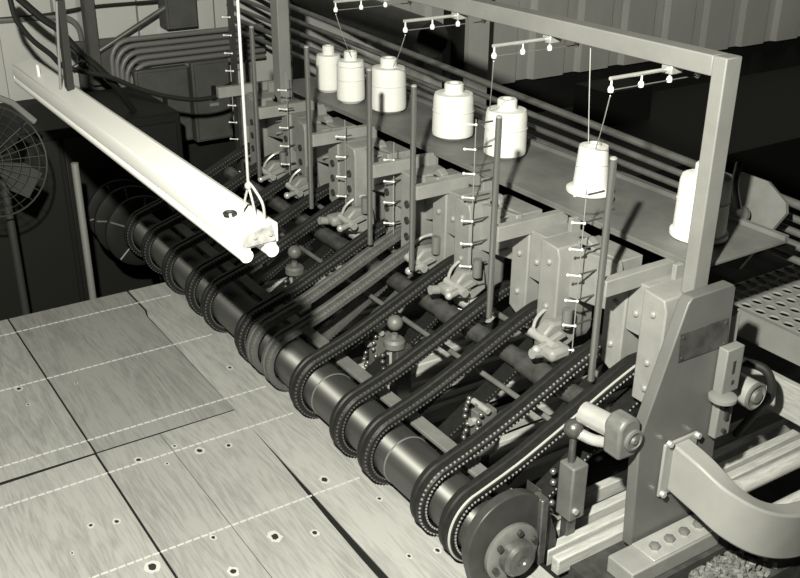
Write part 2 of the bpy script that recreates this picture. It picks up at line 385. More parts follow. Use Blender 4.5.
# ------------------------------------------------------------------ stitching heads
PR = [None, (-1.762, -1.600), (-2.145, -1.990), (-2.432, -2.375), (-2.79, -2.66), (-3.155, -3.02), (-3.55, -3.39)]
HL = ['grey forked stitching head beside the tall end plate', 'grey forked stitching head, second from the end plate', 'grey forked stitching head, third from the end plate',
      'narrow grey stitching head, fourth from the end plate', 'grey stitching head with bolt holes, fifth from the end plate', 'grey stitching head behind the lamp wire, sixth from the end plate', 'dim grey stitching head at the far end of the machine']
for i, F in enumerate(F_):
    h = thing('stitching_head', HL[i], 'machine head', (F, 1.73, .30), 'stitching heads above the belts')
    lw = .10 if i not in (3,) else .085
    MB().prism([(F - lw, .365), (F - lw, .585), (F - lw + .015, .605), (F - .03, .612), (F - .03, .33)], 'y', 1.665, 1.795).build('fork_finger', PAINT, h, .004)
    MB().prism([(F + .03, .315), (F + .03, .612), (F + .095, .606), (F + .105, .58), (F + .105, .345), (F + .09, .315)], 'y', 1.655, 1.795).build('fork_finger', PAINT, h, .004)
    MB().box(F - .03, F + .03, 1.672, 1.795, .475, .612).build('fork_bridge', PAINT, h, .002)
    if i >= 3:
        for sx in (-.065, .068):
            for zz in (.40, .455, .51):
                MB().lathe([(.013, 0), (.013, .004), (.0075, .005), (.0075, .001)], (F + sx, 1.664 if sx < 0 else 1.655, zz), (0, -1, 0), 16).build('bolt_hole', DARKPAINT, h)
    else:
        for sx, zz in ((-.065, .535), (-.065, .42), (.0, .53), (.068, .56), (.068, .43), (.07, .36)):
            yy = 1.665 if sx < 0 else 1.672 if sx == 0 else 1.655
            MB().lathe([(.0095, 0), (.0095, .004), (.006, .008), (.001, .009)], (F + sx, yy, zz), (0, -1, 0), 12).build('bolt', PAINT, h)
    if PR[i]:
        a, b = PR[i]
        MB().prism([(a - .012, .455), (a - .012, .60), (b + .004, .618), (b + .01, .60), (b + .01, .482)], 'y', 1.70, 1.722).build('side_plate', PAINT, h, .003)
        MB().prism([(a + .01, .60), (a + .01, .622), (a + .03, .634), (a + .055, .622), (a + .055, .60)], 'y', 1.722, 1.75).build('rounded_lug', PAINT, h, .003)
        MB().box(a, b, 1.722, 1.80, .56, .615).build('mounting_block', PAINT, h, .003)
        if b - a > .1:
            for zz in (.605, .555, .505):
                MB().cyl((b - .03, 1.70, zz), (b - .03, 1.672, zz), .0045, 10).build('screw', PAINT, h)
    rx = [-1.492, -1.895, -2.277, -2.516, -2.908, -3.322, -3.69][i]
    arm = MB().box(rx - .015, rx + .011, 1.5535, 1.80, .603, .645).build('support_arm', PAINT, h, .002)
    MB().box(F + .02, F + .034, 1.755, 1.79, .60, .65).build('bracket_tab', PAINT, h, .002)

RL = ['dark guide rod standing nearest the end plate', 'dark guide rod, second from the end plate', 'guide rod, third from the end plate', 'guide rod in front of the big cone left of centre, fourth from the end plate',
      'guide rod left of the two overlapping cones, fifth from the end plate', 'guide rod just right of the lamp hanging wire']
RXs = [-1.492, -1.895, -2.277, -2.516, -2.908, -3.322]
rod0 = None
for i, (x, lb) in enumerate(zip(RXs, RL)):
    if rod0 is None:
        rod0 = thing('guide_rod', lb, 'rod', (x, 1.5455, .38), 'upright guide rods above the belts')
        MB().cyl((x, 1.5455, .38), (x, 1.5455, .940), .0085, 16).build('rod_body', RODM, rod0)
        MB().lathe([(.0085, 0), (.0085, .003), (.004, .006)], (x, 1.5455, .940), (0, 0, 1), 16).build('rod_tip', BRIGHT, rod0)
    else: copy_tree(rod0, (x, 1.5455, .38), lb)

GX = [(-1.665, .29, .80), (-2.115, .29, .87), (-2.53, .36, .70), (-2.835, .36, .70), (-3.26, .36, .78), (-3.725, .20, .96)]
GL = ['row of white eyelet pairs beside the second stitching head', 'row of white eyelet pairs right of the third stitching head', 'row of white eyelet pairs on the fourth stitching head',
      'row of white eyelet pairs on the fifth stitching head', 'row of white eyelet pairs left of the fifth guide rod', 'tall dark strip of white eyelet pairs in front of the cabinets']
for i, (x, z0, z1) in enumerate(GX):
    g = thing('thread_guide', GL[i], 'thread guide', (x, 1.635, z0), 'eyelet rows on the stitching heads')
    yb = 1.648 if i < 5 else 1.64
    if i == 5: MB().box(x - .022, x + .022, 1.642, 1.652, z0 - .03, z1 + .03).build('backing_strip', DARKPAINT, g)
    else: MB().cyl((x, 1.644, z0 - .02), (x, 1.644, z1), .0016, 10).build('guide_wire', PAINT, g)
    zz = z0
    while zz < z1 - .005:
        e = MB()
        for sx in (-.0125, .0125):
            e.ball((x + sx * .8, 1.626 + sx * .85, zz), .0043, 12, 6)
        e.cyl((x - .010, 1.626 - .0106, zz), (x + .010, 1.626 + .0106, zz), .0022, 8)
        e.build('eyelet_pair', CERAMIC, g)
        MB().cyl((x + .004, 1.632, zz), (x + .004, 1.70 if i < 2 else 1.667, zz), .0026, 8).build('pin', OILY, g)
        zz += .071

tag(MB().box(-3.95, -1.335, 1.80, 1.87, .42, .545).build('cross_beam', PAINT, bevel=.004), 'grey cross beam carrying the stitching heads under the shelf', 'beam')

# hook units below the belts
UX = [-2.185, -2.82, -3.205]
UL = ['round capped mechanism with ball knob, centre of the gap by the single belt', 
      'ball topped mechanism right of the lamp end', 'pale capped mechanism at the belts behind the lamp end']
u0 = None
for x, lb in zip(UX, UL):
    if u0 is None:
        u0 = thing('hook_mechanism', lb, 'mechanism', (x, 1.44, -.07), 'small mechanisms below the belts')
        MB().box(x - .022, x + .022, 1.42, 1.475, -.07, .19).build('post', OILY, u0, .004)
        MB().ball((x - .005, 1.43, .268), .024).build('ball_knob', BAR, u0)
        c_ = MB().lathe([(.020, 0), (.033, .004), (.033, .022), (.026, .03), (.012, .032), (.010, .045)], (x, 1.425, .19), (0, 0, 1), 24).build('cap', BAR, u0)
        MB().cyl((x + .006, 1.408, .08), (x + .006, 1.408, .18), .005, 10).build('pin', BRIGHT, u0)
        MB().cyl((x - .027, 1.425, .155), (x - .027, 1.425, .165), .009, 10).build('side_screw', BRIGHT, u0)
        e = MB()
        for k in range(7): e.ball((x - .032 + .004 * sin(k * 2), 1.405, .02 + .022 * k), .008, 10, 6)
        e.build('link_chain', OILY, u0)
    else: copy_tree(u0, (x, 1.44, -.07), lb)
b0 = None
for x, lb in ((-1.80, 'dark box mechanism with hanging chains left of the near belt pair'), (-2.33, 'dark box mechanism with hanging chains beside the pale belts')):
    if b0 is None:
        b0 = thing('drive_box', lb, 'mechanism', (x, 1.46, -.07), 'chain hung drive boxes below the belts')
        MB().box(x - .012, x + .030, 1.43, 1.49, .03, .17).build('box_body', BAR, b0, .004)
        MB().box(x - .02, x + .02, 1.44, 1.48, -.07, .03).build('post', OILY, b0, .004)
        MB().cyl((x + .008, 1.43, .14), (x + .008, 1.415, .142), .011, 14).build('cap_screw', BRIGHT, b0)
        MB().cyl((x - .02, 1.445, .185), (x + .045, 1.445, .185), .009, 12).build('cross_pin', BRIGHT, b0)
        MB().box(x + .0, x + .012, 1.435, 1.455, .165, .19).build('pin_bracket', BAR, b0)
        for dx, dy in ((-.030, .0), (-.045, .015), (.040, -.01)):
            e = MB()
            for k in range(8): e.ball((x + dx + .004 * sin(k * 2.1), 1.43 + dy + .003 * cos(k * 1.7), .02 + .023 * k), .0075, 10, 6)
            e.build('link_chain', RODM, b0)
    else: copy_tree(b0, (x, 1.46, -.07), lb)
for bx, lb in ((-2.155, 'pale cast block on the tube under the third stitching head'), (-2.83, 'pale cast block on the tube under the fifth stitching head'), (-1.69, 'pale cast block left of the near pair of belts')):
    q = thing('cast_block', lb, 'block', (bx, 1.62, .20), 'pale cast blocks below the belts')
    MB().box(bx - .028, bx + .03, 1.57, 1.64, .335, .37).build('block_body', PAINT, q, .012)
    MB().cyl((bx - .02, 1.58, .345), (bx - .02, 1.545, .352), .014, 14).build('boss', PAINT, q)
PX = [(-1.735, 'pale cast mechanism under the second stitching head plate'), (-2.125, 'pale cast mechanism under the third stitching head plate'), (-2.335, 'small cast mechanism just right of the pale belts'),
      (-2.755, 'cast mechanism below the fifth stitching head'), (-3.145, 'cast mechanism right of the lamp cord loops'), (-3.365, 'farthest cast mechanism, behind the lamp end')]
p0 = None
for x, lb in PX:
    if p0 is None:
        p0 = thing('presser_mechanism', lb, 'mechanism', (x, 1.64, .30), 'cast mechanisms under the stitching heads')
        MB().prism([(1.60, .335), (1.595, .385), (1.625, .412), (1.70, .405), (1.71, .34), (1.66, .315)], 'x', x - .03, x + .012).build('casting', PAINT, p0, .008)
        MB().cyl((x - .045, 1.60, .372), (x + .05, 1.60, .366), .013, 16).build('pin', BRIGHT, p0)
        MB().cyl((x + .03, 1.655, .40), (x + .03, 1.655, .455), .014, 16).build('spring_cap', BAR, p0)
        lv = MB().prism([(1.56, .352), (1.56, .366), (1.64, .392), (1.66, .376)], 'x', x + .018, x + .034).build('lever', PAINT, p0, .003)
        MB().ball((x + .026, 1.558, .360), .0125, 14, 8).build('lever_knob', BRIGHT, lv)
        MB().lathe([(.013, 0), (.013, .006), (.004, .008)], (x - .008, 1.597, .352), (0, -1, .2), 6).build('bolt', BAR, p0)
        MB().tube(smooth([(x - .04, 1.60, .372), (x - .055, 1.625, .40), (x - .05, 1.66, .425), (x - .02, 1.69, .44)]), .005, 8).build('link_wire', BRIGHT, p0)
    else: copy_tree(p0, (x, 1.64, .30), lb)
n1 = thing('shaft_housing', 'steel bearing housing with ball joint beside the end plate', 'bearing housing', (-1.41, 1.55, .0))
MB().cyl((-1.425, 1.462, .352), (-1.34, 1.478, .350), .027, 28).build('sleeve', BRIGHT, n1)
MB().prism([(1.452, .292), (1.448, .375), (1.465, .395), (1.49, .397), (1.515, .38), (1.522, .32), (1.505, .288)], 'x', -1.345, -1.292).build('housing_block', BAR, n1, .008)
MB().lathe([(.027, 0), (.027, .006), (.021, .008), (.020, .004), (.010, .004), (.008, .010)], (-1.292, 1.492, .338), (1, 0, 0), 28).build('end_cap', BAR, n1)
MB().ball((-1.432, 1.443, .309), .024).build('ball_joint', OILY, n1)
MB().tube(smooth([(-1.42, 1.45, .30), (-1.385, 1.465, .295), (-1.345, 1.48, .305)]), .014, 12).build('link_arm', BRIGHT, n1)
MB().box(-1.452, -1.400, 1.425, 1.475, .06, .215).build('gear_case', BAR, n1, .005)
MB().box(-1.440, -1.415, 1.435, 1.465, -.07, .06).build('post', OILY, n1, .003)
MB().cyl((-1.432, 1.445, .21), (-1.432, 1.445, .295), .009, 12).build('stem', OILY, n1)
for k in range(5):
    MB().ball((-1.470 + .004 * (k % 2), 1.425, .05 + .030 * k), .009, 10, 6).build('link', RODM, n1)
MB().cyl((-1.40, 1.44, .09), (-1.392, 1.44, .09), .008, 10).build('stud', BRIGHT, n1)

# ------------------------------------------------------------------ shelf and cones
sf = thing('cone_shelf', 'long grey sheet metal shelf carrying the yarn cones', 'shelf', (-2.5, 1.93, .60))
MB().box(-3.60, -1.40, 1.778, 2.10, .652, .660).build('shelf_plate', SHELF, sf, .001)
MB().box(-3.60, -1.40, 2.085, 2.10, .660, .672).build('back_lip', SHELF, sf)
MB().box(-3.60, -1.40, 1.778, 1.790, .644, .652).build('front_lip', SHELF, sf)
for xx in (-1.70, -2.40, -3.05):
    MB().box(xx - .012, xx + .012, 1.86, 1.885, .60, .652).build('shelf_bracket', PAINT, sf)
CN = [(-1.505, 1.882, .066, .180, 0, 'white yarn cone half hidden behind the right frame post'), (-1.907, 1.895, .050, .139, 1, 'small white yarn cone on a wide white disc'),
      (-2.285, 1.892, .067, .172, 0, 'fat white yarn cone behind the second guide rod'), (-2.534, 1.875, .069, .172, 0, 'fat white yarn cone left of the second guide rod, near the middle of the shelf'),
      (-2.93, 1.88, .065, .182, 0, 'white yarn cone behind the fourth guide rod'), (-3.124, 1.84, .053, .178, 2, 'slim white yarn cone in front of the leftmost cone'), (-3.315, 1.855, .050, .165, 0, 'leftmost white yarn cone, partly hidden by its neighbour')]
for x, y, r, hgt, kd, lb in CN:
    k_ = 1 + r / math.hypot(x, y) * .95; x *= k_; y *= k_; hgt *= 1.06
    c = thing('yarn_cone', lb, 'yarn cone', (x, y, .66), 'yarn cones on the shelf')
    z0 = .661
    if kd == 1:
        MB().tube([(x + r * .93 * cos(k * pi / 16), y + r * .93 * sin(k * pi / 16), z0 + .075 + .012 * cos(k * pi / 16 + .4)) for k in range(32)], .0011, 5, True).build('wound_thread', CORE, c)
        MB().lathe([(.066, 0), (.068, .002), (.068, .010), (.060, .014), (.03, .015)], (x, y, z0), seg=40).build('base_disc', CARD, c)
        MB().lathe([(r, .014), (r * 1.01, .02), (r * .83, .128), (r * .80, .134), (r * .2, .135)], (x, y, z0), seg=40).build('yarn', YARN, c)
        MB().lathe([(r * .42, .13), (r * .40, .142), (r * .3, .142), (r * .3, .134)], (x, y, z0), seg=28).build('core', CORE, c)
    else:
        pf = [(r * .72, 0), (r * .98, .012), (r, .022), (r * 1.0, .028)]
        for k in range(1, 8):
            zz = .028 + (hgt - .075) * k / 8
            pf += [(r * (1.0 - .035 * k / 8), zz)]
        pf += [(r * .95, hgt - .044), (r * .90, hgt - .034), (r * .50, hgt - .032), (r * .48, hgt - .03)]
        MB().lathe(pf, (x, y, z0), seg=44).build('yarn', YARN, c)
        MB().lathe([(r * .46, hgt - .034), (r * .46, hgt - .004), (r * .40, hgt), (r * .25, hgt), (r * .24, hgt - .02)], (x, y, z0), seg=32).build('core', CARD, c)
        if x > -1.7:
            MB().lathe([(.066, 0), (.073, .002), (.073, .012), (.064, .016), (.03, .016)], (x, y, z0 - .0005), seg=40).build('base_disc', CARD, c)
        if kd == 2 or r > .06:
            for zf in ((.45, .72) if kd == 2 else (.5,)):
                MB().lathe([(r * .985, hgt * zf), (r * 1.012, hgt * zf + .001), (r * .985, hgt * zf + .002)], (x, y, z0), seg=44).build('wound_thread', CORE, c)
# pin on the shelf right of the small cone
tag(MB().cyl((-1.80, 1.86, .66), (-1.80, 1.86, .715), .007, 12).build('shelf_pin', BAR), 'short steel pin on the shelf right of the small cone', 'pin')

# ------------------------------------------------------------------ overhead frame
fr = thing('overhead_frame', 'pale grey square tube frame standing over the yarn cones', 'frame', (-2.45, 1.745, .61))
MB().box(-1.405, -1.368, 1.722, 1.772, .607, 1.163).build('post', FRAME, fr, .003)
MB().box(-3.525, -3.465, 1.722, 1.772, .607, 1.163).build('post', FRAME, fr, .003)
MB().box(-3.465, -1.405, 1.722, 1.772, 1.1185, 1.163).build('top_beam', FRAME, fr, .003)
AX = [-1.535, -1.945, -2.345, -2.735]
AL = ['thread tension arm with white eyelets under the beam, nearest the right post', 'thread tension arm with white eyelets, second from the right post', 'thread tension arm with white eyelets above the middle cones', 'thread tension arm at the top edge above the left cones']
a0 = None
for x, lb in zip(AX, AL):
    if a0 is None:
        L0 = (x, 1.745, 1.05)
        a0 = thing('tension_arm', lb, 'thread guide', L0, 'thread tension arms under the beam')
        MB().cyl((x, 1.555, 1.108), (x, 1.845, 1.108), .0045, 12).build('arm_rod', BRIGHT, a0)
        MB().cyl((x, 1.555, 1.082), (x, 1.845, 1.082), .0014, 8).build('lower_wire', BAR, a0)
        MB().box(x - .016, x + .016, 1.728, 1.766, 1.098, 1.1185).build('clamp', BRIGHT, a0, .003)
        for yy in (1.56, 1.652, 1.742, 1.835):
            e = MB().lathe([(.003, -.008), (.0060, -.006), (.0072, 0), (.0055, .005), (.0025, .008), (.0018, .022)], (x, yy, 1.084), (0, 0, 1), 14).build('eyelet', CERAMIC, a0)
    else: copy_tree(a0, (x, 1.745, 1.05), lb)
for a, b, lb in [((-1.535, 1.56, 1.07), (-1.90, 1.895, .80), 'yarn strand running from the right tension arm down to the small cone'),
              ((-1.80, 1.745, 1.117), (-1.955, 1.92, .80), 'thin yarn strand from the beam down to the small cone'),
              ((-1.945, 1.56, 1.07), (-2.36, 1.885, .80), 'yarn strand from the second tension arm down between the fat cones'),
              ((-2.345, 1.56, 1.07), (-2.90, 1.88, .84), 'yarn strand down to the cone behind the fourth guide rod'),
              ((-2.735, 1.56, 1.07), (-3.12, 1.84, .84), 'yarn strand down to the slim cone')]:
    P = [Vector(a).lerp(Vector(b), k / 10) - Vector((0, 0, .008 * sin(pi * k / 10))) for k in range(11)]
    tag(MB().tube(P, .0013, 6).build('yarn_strand', THREAD), lb, 'yarn strand', 'yarn strands above the cones')

# ------------------------------------------------------------------ end plate and what is bolted to it
ep = thing('end_plate', 'tall grey steel end plate with slanted edge and dark name plate', 'end plate', (-1.315, 1.68, 0))
MB().prism([(1.545, 0), (1.526, .322), (1.628, .642), (1.640, .655), (1.775, .655), (1.785, .645), (1.812, 0)], 'x', -1.332, -1.300).build('plate', PAINT2, ep, .003)
MB().prism([(1.612, .571), (1.772, .571), (1.784, .497), (1.617, .499)], 'x', -1.3005, -1.297).build('name_plate', PLATE, ep)
for yy, zz in ((1.622, .562), (1.764, .562), (1.77, .505), (1.626, .508)):
    MB().cyl((-1.298, yy, zz), (-1.2945, yy, zz), .004, 8).build('rivet', PLATE, ep)
ft = thing('foot_clamp', 'pale foot block with four bolts at the base of the end plate', 'foot block', (-1.24, 1.645, -.07))
MB().box(-1.296, -1.213, 1.46, 1.765, -.03, .018).build('block', PAINT, ft, .004)
MB().box(-1.292, -1.217, 1.535, 1.76, .018, .023).build('top_strip', BRIGHT, ft, .002)
MB().box(-1.36, -1.2, 1.40, 1.8, -.07, -.03).build('sole', BED, ft)
for k in range(4):
    MB().lathe([(.014, 0), (.014, .008), (.009, .011), (.001, .0115)], (-1.252, 1.572 + .05 * k + .001 * k, .023), (0, 0, 1), 6).build('bolt', BAR, ft)

bk = thing('slotted_bracket', 'upright slotted bracket bolted to the right edge of the end plate', 'bracket', (-1.28, 1.79, .24))
MB().box(-1.298, -1.27, 1.755, 1.815, .38, .50).build('upper_bar', FRAME, bk, .003)
MB().box(-1.298, -1.276, 1.765, 1.818, .25, .365).build('lower_bar', FRAME, bk, .003)
MB().lathe([(.030, 0), (.034, .004), (.034, .012), (.025, .016)], (-1.27, 1.762, .366), (0, 0, 1), 24).build('flange', FRAME, bk)
for yy, z0, z1 in ((1.786, .43, .465), (1.79, .40, .412), (1.792, .30, .335), (1.79, .265, .273)):
    MB().box(-1.2765, -1.2695, yy - .005, yy + .005, z0, z1).build('slot', DARKPAINT, bk)
sc = thing('stub_shaft', 'pale round stub shaft with end cap right of the end plate', 'shaft', (-1.28, 1.93, .28))
MB().cyl((-1.42, 1.905, .325), (-1.283, 1.905, .325), .036, 30).build('barrel', BRIGHT, sc)
MB().lathe([(.037, 0), (.037, .006), (.032, .008), (.028, .002), (.018, .002), (.016, .012), (.004, .014)], (-1.283, 1.905, .325), (1, 0, 0), 30).build('end_cap', BAR, sc)
MB().box(-1.46, -1.35, 1.815, 1.90, .28, .36).build('carrier', PAINT, sc, .004)
tag(MB().tube(smooth([(-1.44, 1.96, .33), (-1.387, 2.0, .34), (-1.345, 2.02, .335), (-1.325, 2.03, .30), (-1.33, 2.04, .25), (-1.38, 2.08, .18), (-1.45, 2.1, .05)]), .012, 12).build('black_hose', CABLE), 'black hose looping over the stub shaft', 'hose')

ct = thing('curved_tube', 'heavy curved rectangular steel tube bolted to the end plate', 'guard rail', (-1.2, 1.7, .1))
path = []
P0 = [(-1.298, 1.666, .206), (-1.22, 1.668, .190), (-1.15, 1.69, .150), (-1.105, 1.75, .104), (-1.09, 1.85, .060), (-1.10, 1.99, .022), (-1.12, 2.2, -.005), (-1.15, 2.5, -.02)]
pp = smooth(P0, 8); rg = []
for i, p in enumerate(pp):
    tt = pp[min(i + 1, len(pp) - 1)] - pp[max(i - 1, 0)]
    n = Vector((tt.y, -tt.x, 0)).normalized()
    hz = .066; hw = .028
    rg.append([p + n * a * hw + Vector((0, 0, b * hz)) for a, b in ((-1, -1), (1, -1), (1, 1), (-1, 1))])
MB().rings(rg).build('tube_body', TUBE, ct, .006)
MB().box(-1.2995, -1.291, 1.608, 1.722, .130, .280).build('mounting_flange', TUBE, ct, .003)
for yy, zz in ((1.617, .285), (1.715, .274), (1.617, .140)):
    MB().cyl((-1.291, yy, zz), (-1.280, yy, zz), .008, 6).build('bolt', BRIGHT, ct)

# walkway grating
gr = thing('walkway_grating', 'perforated steel walkway grating at the right edge', 'grating', (-1.3, 2.5, .29))
mb = MB(); nx, ny = 16, 15; x0, y0, dx, dy = -1.72, 2.235, .048, .046
for i in range(nx):
    for j in range(ny):
        cx, cy = x0 + dx * (i + .5), y0 + dy * (j + .5)
        sq = [(cx - dx / 2, cy - dy / 2), (cx, cy - dy / 2), (cx + dx / 2, cy - dy / 2), (cx + dx / 2, cy), (cx + dx / 2, cy + dy / 2), (cx, cy + dy / 2), (cx - dx / 2, cy + dy / 2), (cx - dx / 2, cy)]
        for z in (.350,):
            O = [mb.bm.verts.new((a, b, z)) for a, b in sq]
            I = [mb.bm.verts.new((cx + .020 * cos(radians(225 + 45 * k)), cy + .0145 * sin(radians(225 + 45 * k)), z + .003)) for k in range(8)]
            D = [mb.bm.verts.new((cx + .0195 * cos(radians(225 + 45 * k)), cy + .014 * sin(radians(225 + 45 * k)), z - .003)) for k in range(8)]
            for k in range(8):
                mb.bm.faces.new((O[k], O[(k + 1) % 8], I[(k + 1) % 8], I[k])); mb.bm.faces.new((I[k], I[(k + 1) % 8], D[(k + 1) % 8], D[k]))
bmesh.ops.remove_doubles(mb.bm, verts=mb.bm.verts, dist=1e-5)
mb.build('deck_plate', GRATE, gr, ang=60)
MB().box(-1.60, -.96, 2.22, 2.236, .27, .352).build('front_apron', FRAME, gr)
MB().box(-1.72, -1.705, 2.236, 2.93, .27, .349).build('side_apron', FRAME, gr)
for xx in (-1.5, -1.0):
    MB().box(xx - .02, xx + .02, 2.80, 2.84, -.85, .33).build('leg', DARKPAINT, gr)
tag(MB().box(-1.60, -1.05, 2.19, 2.212, .115, .225, Matrix.Rotation(.0, 3, 'Y')).build('rough_board', WOOD, bevel=.003), 'pale rough board on edge below the grating', 'board')
for i, (x, z, lb) in enumerate([(-1.30, .03, 'pale round pipe below the rough board at the right edge'), (-1.22, -.02, 'lower pale round pipe behind the curved tube')]):
    tag(MB().cyl((x, 1.93, z - .005), (x + .02, 3.0, z), .022, 18).build('floor_pipe', RAILM), lb, 'pipe', 'pipes behind the curved tube')

# tilted cover with clamp handle behind the right post
tc_ = thing('tilted_cover', 'tilted grey cover plate behind the right post', 'cover plate', (-1.55, 2.16, .60))
c4 = [Vector(p) for p in ((-1.66, 2.12, 0.525), (-1.6, 2.105, 0.51), (-1.53, 2.105, 0.53), (-1.45, 2.15, 0.705), (-1.46, 2.155, 0.73), (-1.53, 2.165, 0.765), (-1.62, 2.17, 0.765))]
nrm = Vector((0, -1, .25)).normalized() * .006
MB().rings([[p - nrm for p in c4], [p + nrm for p in c4]]).build('cover_sheet', SHELF, tc_)
MB().box(-1.60, -1.54, 2.06, 2.125, .60, .651).build('cover_bracket', PAINT, tc_)
MB().tube(smooth([(-1.605, 2.13, .80), (-1.585, 2.10, .75), (-1.555, 2.09, .695)]), .010, 12).build('clamp_handle', OILY, tc_)
MB().lathe([(.018, 0), (.022, .004), (.022, .012), (.012, .016)], (-1.55, 2.115, .675), (-.2, -1, .3), 20).build('clamp_base', OILY, tc_)

# ------------------------------------------------------------------ pipes behind the shelf
PZ = [(.817, .665, .012), (.755, .63, .010), (.695, .60, .010), (.635, .57, .012), (.575, .535, .010)]
PN = ['topmost', 'second from the top', 'middle', 'second from the bottom', 'lowest']
for (za, zb, r), nm in zip(PZ, PN):
    tag(MB().cyl((-5.12, 2.25, za + .02), (-.7, 2.25, zb), r, 14).build('steel_pipe', PIPE), 'long steel pipe behind the cones, %s of the five' % nm, 'pipe', 'five long pipes behind the cones')
tag(MB().cyl((-5.2, 2.75, .735), (-3.9, 2.75, .68), .09, 26).build('round_duct', DARKPAINT), 'thick dark round duct behind the pipes at the top', 'duct')
cl = thing('building_column', 'pale steel column with dark flange behind the yarn cones', 'column', (-4.68, 3.6, -.85))
MB().box(-4.72, -4.68, 3.56, 3.71, -.85, 2.6).build('pale_face', WALLM, cl)
MB().box(-4.80, -4.72, 3.46, 3.72, -.85, 2.6).build('dark_flange', CABD, cl)
dk = thing('unlit_block', 'big near black block standing for the unlit space behind the pipes', 'dark block', (-4.3, 5.5, -.85))
MB().box(-4.9, -3.6, 3.9, 9.5, -.85, -.12).build('dark_body', BLACK, dk)  # black box stands in for unlit space, its colour carries the shade
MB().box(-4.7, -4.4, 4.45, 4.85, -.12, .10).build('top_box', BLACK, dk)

# ------------------------------------------------------------------ left background
def cabinet(y0, y1, z0, z1, lb):
    c = thing('switch_cabinet', lb, 'cabinet', (-5.06, (y0 + y1) / 2, z0), 'electrical cabinets on the back wall')
    MB().box(-5.13, -5.0, y0, y1, z0, z1).build('body', CAB, c, .004)
    d = MB().box(-5.0, -4.985, y0 + .012, y1 - .012, z0 + .012, z1 - .012).build('door', CAB, c, .003)
    MB().box(-4.986, -4.972, y0 + (y1 - y0) * .45, y0 + (y1 - y0) * .45 + .022, z1 - .21, z1 - .13).build('handle', CABD, d)
    MB().box(-4.986, -4.978, y0 + (y1 - y0) * .38, y0 + (y1 - y0) * .62, z1 - .24, z1 - .225).build('plate', BRIGHT, d)
cabinet(1.655, 1.945, .04, .445, 'grey switch cabinet left one of two on the back wall')
cabinet(1.965, 2.18, .02, .455, 'grey switch cabinet right one of two, beside the eyelet strip')
o = thing('panel_box', 'big dark panel box above the two cabinets', 'cabinet', (-5.06, 1.95, .46))
MB().box(-5.14, -5.075, 1.70, 2.30, .462, .545).build('body', CAB, o, .004)
o = thing('junction_box', 'grey junction box among the conduits at the top', 'junction box', (-5.06, 1.95, .63))
MB().box(-5.13, -5.02, 1.86, 2.03, .635, .83).build('body', CAB, o, .004)
MB().box(-5.02, -5.012, 1.872, 2.018, .65, .82).build('cover', CAB, o)
o = thing('wall_panel', 'flat grey panel on the wall left of the cabinets', 'panel', (-5.12, 1.55, .0))
MB().box(-5.15, -5.11, 1.41, 1.66, .05, .60).build('sheet', CAB, o)
MB().box(-5.11, -5.10, 1.44, 1.63, .35, .57).build('cover', CAB, o)
CLb = ['outermost', 'second', 'third', 'fourth', 'fifth', 'innermost']
for k in range(6):
    s_ = k / 5
    za = .60 - .165 * s_; yb = 1.56 + .115 * s_; rb = .10
    pts = [(-5.05, 2.42, za + .0), (-5.05, 1.98, za), (-5.05, yb + rb, za)] + [(-5.05, yb + rb - rb * sin(a * pi / 10), za - rb + rb * cos(a * pi / 10)) for a in range(1, 6)] + [(-5.05, yb, za - .2), (-5.05, yb, .08 - .12 * s_)]
    pts = [(p[0] + .13 * (1 if k == 99 else 0), p[1], p[2]) for p in pts]
    c = thing('conduit', 'bent electrical conduit left of the cabinets, %s of six' % CLb[k], 'conduit', (-5.09, yb, .0), 'six bent conduits on the back wall')
    MB().tube(pts, .014, 10).build('pipe', CONDUIT, c)
tag(MB().tube(smooth([(-4.2, .92, 1.02), (-4.2, .93, .91), (-4.2, .95, .86), (-4.2, .99, .8), (-4.2, 1.05, .74), (-4.2, 1.09, .69), (-4.2, 1.16, .66), (-4.2, 1.28, .62), (-4.2, 1.41, .55), (-4.2, 1.54, .5), (-4.2, 1.68, .47), (-4.25, 1.84, .47), (-4.6, 2.02, .42), (-4.99, 2.13, .30)], 4), .011, 8).build('cable', CABLE), 'long black cable sagging across the cabinets', 'cable')
tag(MB().tube(smooth([(-4.3, .95, .99), (-4.3, 1.05, .88), (-4.3, 1.12, .82), (-4.3, 1.17, .75), (-4.3, 1.21, .7), (-4.3, 1.26, .65), (-4.32, 1.34, .55), (-4.42, 1.44, .402)], 4), .016, 8).build('cable', CABLE), 'thick black cable from the top left corner behind the lamp', 'cable')
tag(MB().tube(smooth([(-5.14, 0.944, 0.74), (-5.14, 1.259, 0.74), (-5.14, 1.385, 0.75), (-5.14, 1.532, 0.761), (-5.14, 1.773, 0.761), (-5.14, 2.203, 0.761)], 4), .010, 8).build('cable', CABLE), 'dark cable along the top of the wall at left', 'cable')
tag(MB().tube(smooth([(-5.14, 0.997, 0.735), (-5.14, 1.311, 0.729), (-5.14, 1.395, 0.714), (-5.14, 1.442, 0.656), (-5.14, 1.448, 0.53)], 5), .014, 8).build('bent_pipe', CONDUIT), 'dark bent pipe on the pale wall above the lamp', 'pipe')
tag(MB().cyl((-5.07, 1.36, .48), (-5.03, 1.97, .80), .013, 10).build('slanting_bar', PIPE), 'pale slanting bar in front of the conduits', 'bar')
tag(MB().box(-5.06, -5.0, 1.44, 1.49, .40, 1.2).build('wall_strut', CAB), 'grey upright strut between the lamp and the conduits', 'strut')
tag(MB().box(-5.155, -5.09, .985, 1.045, -.3, 1.6).build('pale_post', WALLM, bevel=.004), 'pale square post at the left edge behind the lamp', 'post')
tag(MB().cyl((-3.6, .93, -.85), (-3.6, .93, .46), .014, 12).build('thin_post', CONDUIT), 'thin upright post beyond the table under the lamp', 'post')
dc = thing('dark_cabinet', 'large dark cabinet beyond the table under the lamp', 'cabinet', (-4.5, 1.1, -.85))
